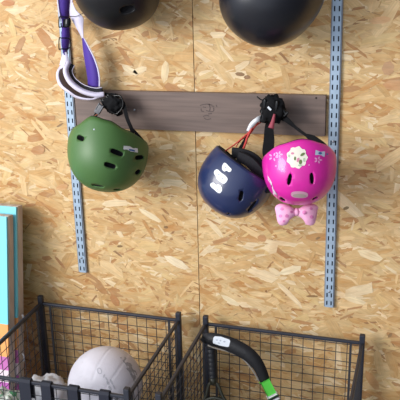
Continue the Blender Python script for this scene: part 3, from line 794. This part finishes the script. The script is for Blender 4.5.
# panel grooves: the arcs of a volleyball's panels
axes = [V((.35, -.2, .92)).normalized()]; q = axes[0]; w1 = q.cross(V((0, 1, 0))).normalized(); w2 = q.cross(w1)
planes = [(q, .30), (q, -.30), (w1, .0), (w1, .62), (w1, -.62), (w2, .45), (w2, -.45)]
for v in bm.verts:
    n = v.co.normalized(); g = 0
    a1, a2, a3 = n.dot(q), n.dot(w1), n.dot(w2)
    big = max(abs(a1), abs(a2), abs(a3))
    if big == abs(a1): ds = (abs(a2)-.22*abs(a1)/.8,)
    elif big == abs(a2): ds = (abs(a3)-.22*abs(a2)/.8,)
    else: ds = (abs(a1)-.22*abs(a3)/.8,)
    s_ = sorted((abs(a1), abs(a2), abs(a3))); ds = ds + (s_[2]-s_[1],)
    for dd in ds: g = max(g, math.exp(-(dd/.016)**2))
    v.co = n*(br_-.0017*g) + bc_
bo = obj('panels', bm, M_ball, ball, True); bpy.context.view_layer.update(); bvb = eval_bvh(bo)
M_gprint = mat('grey_print', '9a9aa2', .6, noise=.2, nscale=200); M_gprint2 = mat('pale_grey_print', 'b4b3bd', .6)
decal_poly(bvb, bo, [[(120, 357.5), (125, 357), (131, 364), (136, 372), (139.5, 382), (135, 384), (131, 376), (126, 368.5)]], M_gprint, ball, 'logo_block', .0006, 'worn grey block print')
for cx_, cy_, rx2, ry2, an in ((104, 376, .9, 2.0, 20), (106.5, 379, 2.4, .8, 60), (108, 383, 1.2, 2.6, -30), (111.5, 382, 1.0, 3.2, -25), (110, 388, 1.4, 2.6, -30), (114, 387, .8, 2.6, -25)):
    decal_poly(bvb, bo, [ell(cx_, cy_, rx2, ry2, an, 8)], M_gprint2, ball, 'worn_print', .0006)
def ring_band(cx, cy, rx, ry, ang, w):
    o1 = ell(cx, cy, rx, ry, ang, 16); o2 = ell(cx, cy, rx-w, ry-w, ang, 16)
    return [[o1[k], o1[(k+1) % 16], o2[(k+1) % 16], o2[k]] for k in range(16)]
decal_poly(bvb, bo, ring_band(99.5, 371, 2.4, 3.4, -20, .9), M_gprint2, ball, 'logo_ring', .0007)

# ------------------------------------------------------------------ things under and beside the ball
def lump(bm, c, r, seed, amp=.16, fold=3.0, zcut=None, sq=.75):
    t = bmesh.ops.create_icosphere(bm, subdivisions=5, radius=1)
    for v in t['verts']:
        n = v.co.normalized()
        p = V((math.copysign(abs(n.x)**sq, n.x), math.copysign(abs(n.y)**sq, n.y), math.copysign(abs(n.z)**sq, n.z)))
        k = pnoise(n*fold+V((seed, 0, 0))); k2 = abs(pnoise(n*fold*2.3+V((0, seed, 3))))
        p = V((p.x*r[0], p.y*r[1], p.z*r[2]))*(1+amp*k-amp*.7*k2)
        v.co = p+V(c)
        if zcut is not None and v.co.z < zcut: v.co.z = zcut
bm = bmesh.new(); lump(bm, (-.225, -.28, .153), (.125, .165, .080), 3, .08, 2, .0725)
tag(obj('duffel_bag', bm, mat('navy_nylon', '20222c', .7, bump=.3), None, True, (-.225, -.28, .0725)), 'dark navy bag lying in the left wire bin under the ball', 'bag')
bm = bmesh.new(); lump(bm, (-.455, -.30, .213), (.075, .10, .141), 9, .16, 3.5, .0725)
tag(obj('crumpled_sack', bm, mat('white_cloth', 'cfd0d6', .8, bump=.3, noise=.08), None, True, (-.455, -.30, .0725)), 'crumpled white cloth sack in the left wire bin, left of the ball', 'sack')
def floral():
    m = mat('green_floral_cloth', 'd5dcd4', .8, bump=.3); nt = m.node_tree; N = nt.nodes; L = nt.links; b = N['Principled BSDF']
    tc = N.new('ShaderNodeTexCoord'); n = N.new('ShaderNodeTexNoise'); n.inputs['Scale'].default_value = 28; n.inputs['Detail'].default_value = 1
    L.new(tc.outputs['Object'], n.inputs['Vector']); r = N.new('ShaderNodeValToRGB'); r.color_ramp.interpolation = 'CONSTANT'; e = r.color_ramp.elements
    e[0].color = lin('4f8f62'); e[1].position = .44; e[1].color = lin('dfe3da'); k = e.new(.55); k.color = lin('8fc4a4'); k = e.new(.6); k.color = lin('e3e2dc')
    L.new(n.outputs['Fac'], r.inputs['Fac']); L.new(r.outputs['Color'], b.inputs['Base Color']); return m
bm = bmesh.new(); lump(bm, (-.475, -.455, .24), (.055, .044, .165), 21, .16, 3.5, .0725)
for v in bm.verts: v.co.x -= .015
tag(obj('floral_towel', bm, floral(), None, True, (-.49, -.425, .0725)), 'bundled green and white patterned towel in the front left corner of the left bin', 'towel')
# black webbing looped over the front rail of the left bin
M_web = mat('black_navy_webbing', '1b1f2e', .75, bump=.3, bscale=300)
labs = ['black webbing strap over the bin front rail, in front of the floral towel', 'black webbing strap over the bin front rail, in front of the white sack',
        'black webbing strap over the bin front rail, at the left side of the ball', 'black webbing strap over the bin front rail, in front of the ball']
for i, (px, wd, zl) in enumerate(((26, .036, .40), (47, .030, .39), (74, .030, .40), (105, .030, .42))):
    p = W(px, 379+px*.148, .515); x = p.x; y = -.515; z = .490
    bm = bmesh.new(); pts = [V((x, y+.0095, zl+.03)), V((x, y+.0095, z+.002)), V((x, y+.005, z+.0095)), V((x, y-.005, z+.0095)), V((x, y-.0095, z+.002)), V((x, y-.0095, zl))]
    A = [q-V((wd/2, 0, 0)) for q in pts]; B = [q+V((wd/2, 0, 0)) for q in pts]
    sheet(bm, A, B, .0022)
    tag(obj('webbing_strap', bm, M_web, None, False, (x, y, z)), labs[i], 'strap', 'webbing straps on the bin rail')

# ------------------------------------------------------------------ hockey stick
toe = W(207, 341, .125)
st = thing('hockey_stick', 'black-taped hockey stick with green shaft end, blade up in the right wire bin', 'hockey stick', tuple(toe))
cen = [(203.5, 341.5), (206.5, 338.2), (213, 339.4), (222, 341.6), (232, 345.3), (241, 349.8), (248.5, 354.5), (255.5, 361.5), (261, 370.5), (265, 381)]
wid = [6, 10, 13, 14, 14.5, 14.5, 14, 13, 11.5, 10]
def stick_part(name, cen, wid, d0, d1, th, m, n=4):
    pts = [W(x, y, d0+(d1-d0)*i/(len(cen)-1)) for i, (x, y) in enumerate(cen)]
    sp = smooth_path(pts, n); sm = len(sp); A = []; B = []
    for i, p in enumerate(sp):
        t = (sp[min(i+1, sm-1)]-sp[max(i-1, 0)]).normalized(); s = t.cross(-cf).normalized()
        q = i/(sm-1)*(len(wid)-1); k = min(int(q), len(wid)-2); w = (wid[k]+(wid[k+1]-wid[k])*(q-k))*scale_at(p)
        A.append(p-s*w/2); B.append(p+s*w/2)
    bm = bmesh.new(); sheet(bm, A, B, th)
    es = [e for e in bm.edges if e.is_manifold and e.calc_face_angle(0) > .8]
    bmesh.ops.bevel(bm, geom=es, offset=th*.3, segments=2, affect='EDGES')
    return obj(name, bm, m, st, True), pts
M_tape = mat('black_cloth_tape', '17181d', .6, bump=.5, bscale=120)
blade, bp_ = stick_part('blade', cen, wid, .125, .150, .009, M_tape)
stick_part('blade_edge', [(208, 345.2), (216, 348.2), (226, 350.6), (234, 353.8), (240.5, 357), (247.5, 363.5), (253.5, 371.5), (259, 381)], [1.4, 1.2, 1.2, 1.2, 1.2, 1.2, 1.2, 1.4], .126, .149, .0086, mat('bare_blade_edge', '9a958f', .6))[0]['label'] = 'pale bare edge of the blade'
M_lime = mat('lime_green_paint', '5fd84a', .4)
def shaft_to(px, py, d): return px, py, d
a0 = W(265.2, 381.5, .150); a1 = W(273, 396.8, .158); dr_ = (a1-a0).normalized()
tend = (a0.z-.080)/-dr_.z
def bar(name, p, q, w, th, m, par):
    t = (q-p).normalized(); s = t.cross(-cf).normalized(); n = t.cross(s); R = Matrix((s, n, t)).transposed(); bm = bmesh.new()
    box(bm, (p+q)/2, (w, th, (q-p).length), R, min(w, th)*.25); return obj(name, bm, m, par)
wS = 9.6*scale_at(a0)
bar('shaft_tip', a0-dr_*.004, a1, wS, .012, M_lime, st)['label'] = 'lime green section'
bar('shaft', a1, a0+dr_*tend, wS*.95, .012, mat('black_shaft', '22242a', .3), st)
bpy.context.view_layer.update()
bb = eval_bvh(blade)
decal_poly(bb, blade, [[(215, 336.2), (221, 336.6), (229.5, 339.6), (230.3, 341.2), (229, 346.4), (227.6, 347), (220, 345.6), (213.4, 343.4), (212.8, 342), (213.6, 337.4)]], mat('paper_label', 'd5dce6', .6), st, 'paper_label', .0008, 'white paper label')
decal_poly(bb, blade, [ell(217, 340, 1, .6), ell(220.5, 340.6, 1, .8), ell(224.5, 341.6, 1.1, .8), ell(219, 343, 1.4, .5, 12)], mat('faint_pencil', 'a9b2c2', .7), st, 'label_print', .0012)
# black and white graphic at the start of the shaft
gx = W(270.5, 393, .1565)
for k, (c, dz, w) in enumerate((('f1f1f1', .0, .020), ('17181c', -.008, .022), ('f1f1f1', -.015, .016))):
    p = a1+dr_*(-dz-.006); nrm = -cf
    bar('shaft_graphic', p-dr_*.003, p+dr_*.003, wS*1.02, .0128, mat('graphic_%d' % k, c, .4), st)

# ------------------------------------------------------------------ racket
h0 = W(211, 347, .085); h1 = W(213, 377.5, .115)
rk = thing('racket', 'racket standing head down in the right wire bin, black ribbed grip behind the hockey blade', 'racket', tuple(h0))
bm = bmesh.new(); ax = (h1-h0); L_ = ax.length; n_ = 56; rad = []; pts = []
for i in range(n_+1):
    t = i/n_; pts.append(h0+ax*t); rad.append((.0148+(.0022*max(0, 1-t*14)) )*(1-.06*(abs(math.sin(t*PI*7))**6)))
tube(bm, pts, rad, 14); obj('grip', bm, mat('black_rubber_grip', '1d1f26', .5), rk, True)
ad = ax.normalized(); sx = ad.cross(V((0, 1, 0))).normalized(); sx = sx if sx.x > 0 else -sx
M_rk = mat('dark_olive_frame', '34352b', .35)
thr = h1
bm = bmesh.new(); tube(bm, [thr-ad*.003, thr+ad*.022], [.0135, .012], 12); obj('throat_cap', bm, M_rk, rk, True)
endz = .078; hl = (thr.z-endz)/-ad.z
c_ = thr+ad*(hl*.62); ry_ = hl*.37; rx_ = .075
loop = []
for k in range(41):
    t = 2*PI*k/40; loop.append(c_+sx*rx_*math.sin(t)-ad*ry_*math.cos(t))
bm = bmesh.new(); tube(bm, loop, .006, 8, False); obj('head_frame', bm, M_rk, rk, True)
for s in (-1, 1):
    bm = bmesh.new(); tube(bm, smooth_path([thr+ad*.015+sx*s*.006, thr+ad*(hl*.10)+sx*s*.017, thr+ad*(hl*.24)+sx*s*.030, c_-ad*ry_*.72+sx*s*rx_*.70], 4), [.0055]*13, 8); obj('throat_arm', bm, M_rk, rk, True)
bm = bmesh.new()
for k in range(-7, 8):
    x = k/8; hh = math.sqrt(1-x*x); tube(bm, [c_+sx*rx_*x-ad*ry_*hh, c_+sx*rx_*x+ad*ry_*hh], .0006, 4, False); tube(bm, [c_+ad*ry_*x-sx*rx_*hh, c_+ad*ry_*x+sx*rx_*hh], .0006, 4, False)
obj('strings', bm, mat('pale_strings', 'b9b7a8', .5), rk)

# ------------------------------------------------------------------ light: daylight through the open door in front, to the left
w = bpy.data.worlds.new('world'); bpy.context.scene.world = w; w.use_nodes = True
nt = w.node_tree; bg = nt.nodes['Background']; bg.inputs[1].default_value = 1.0
# overcast daylight through the open front, a dim roof and dim side walls elsewhere
tc = nt.nodes.new('ShaderNodeTexCoord'); dp = nt.nodes.new('ShaderNodeVectorMath'); dp.operation = 'DOT_PRODUCT'
dp.inputs[1].default_value = V((-.55, -.80, .22)).normalized(); nt.links.new(tc.outputs['Generated'], dp.inputs[0])
rp = nt.nodes.new('ShaderNodeValToRGB'); nt.links.new(dp.outputs['Value'], rp.inputs['Fac']); e = rp.color_ramp.elements
e[0].position = .05; e[0].color = (.12, .12, .13, 1); e[1].position = .92; e[1].color = (1.25, 1.36, 1.55, 1)
k = e.new(.45); k.color = (.33, .335, .35, 1)
nt.links.new(rp.outputs['Color'], bg.inputs[0])
def area(name, loc, target, sx_, sy_, power, col):
    l = bpy.data.lights.new(name, 'AREA'); l.shape = 'RECTANGLE'; l.size = sx_; l.size_y = sy_; l.energy = power; l.color = col[:3]
    o = bpy.data.objects.new(name, l); COL.objects.link(o); o.location = loc
    o.rotation_euler = (V(target)-V(loc)).to_track_quat('-Z', 'Y').to_euler(); return o
area('door_daylight', (-2.6, -3.1, 2.1), (.15, 0, .9), 2.0, 1.8, 160, (1, .97, .93))
sc = bpy.context.scene
sc.view_settings.view_transform = 'Standard'; sc.view_settings.look = 'None'; sc.view_settings.gamma = 1; sc.view_settings.exposure = 0
sc.view_settings.use_curve_mapping = False
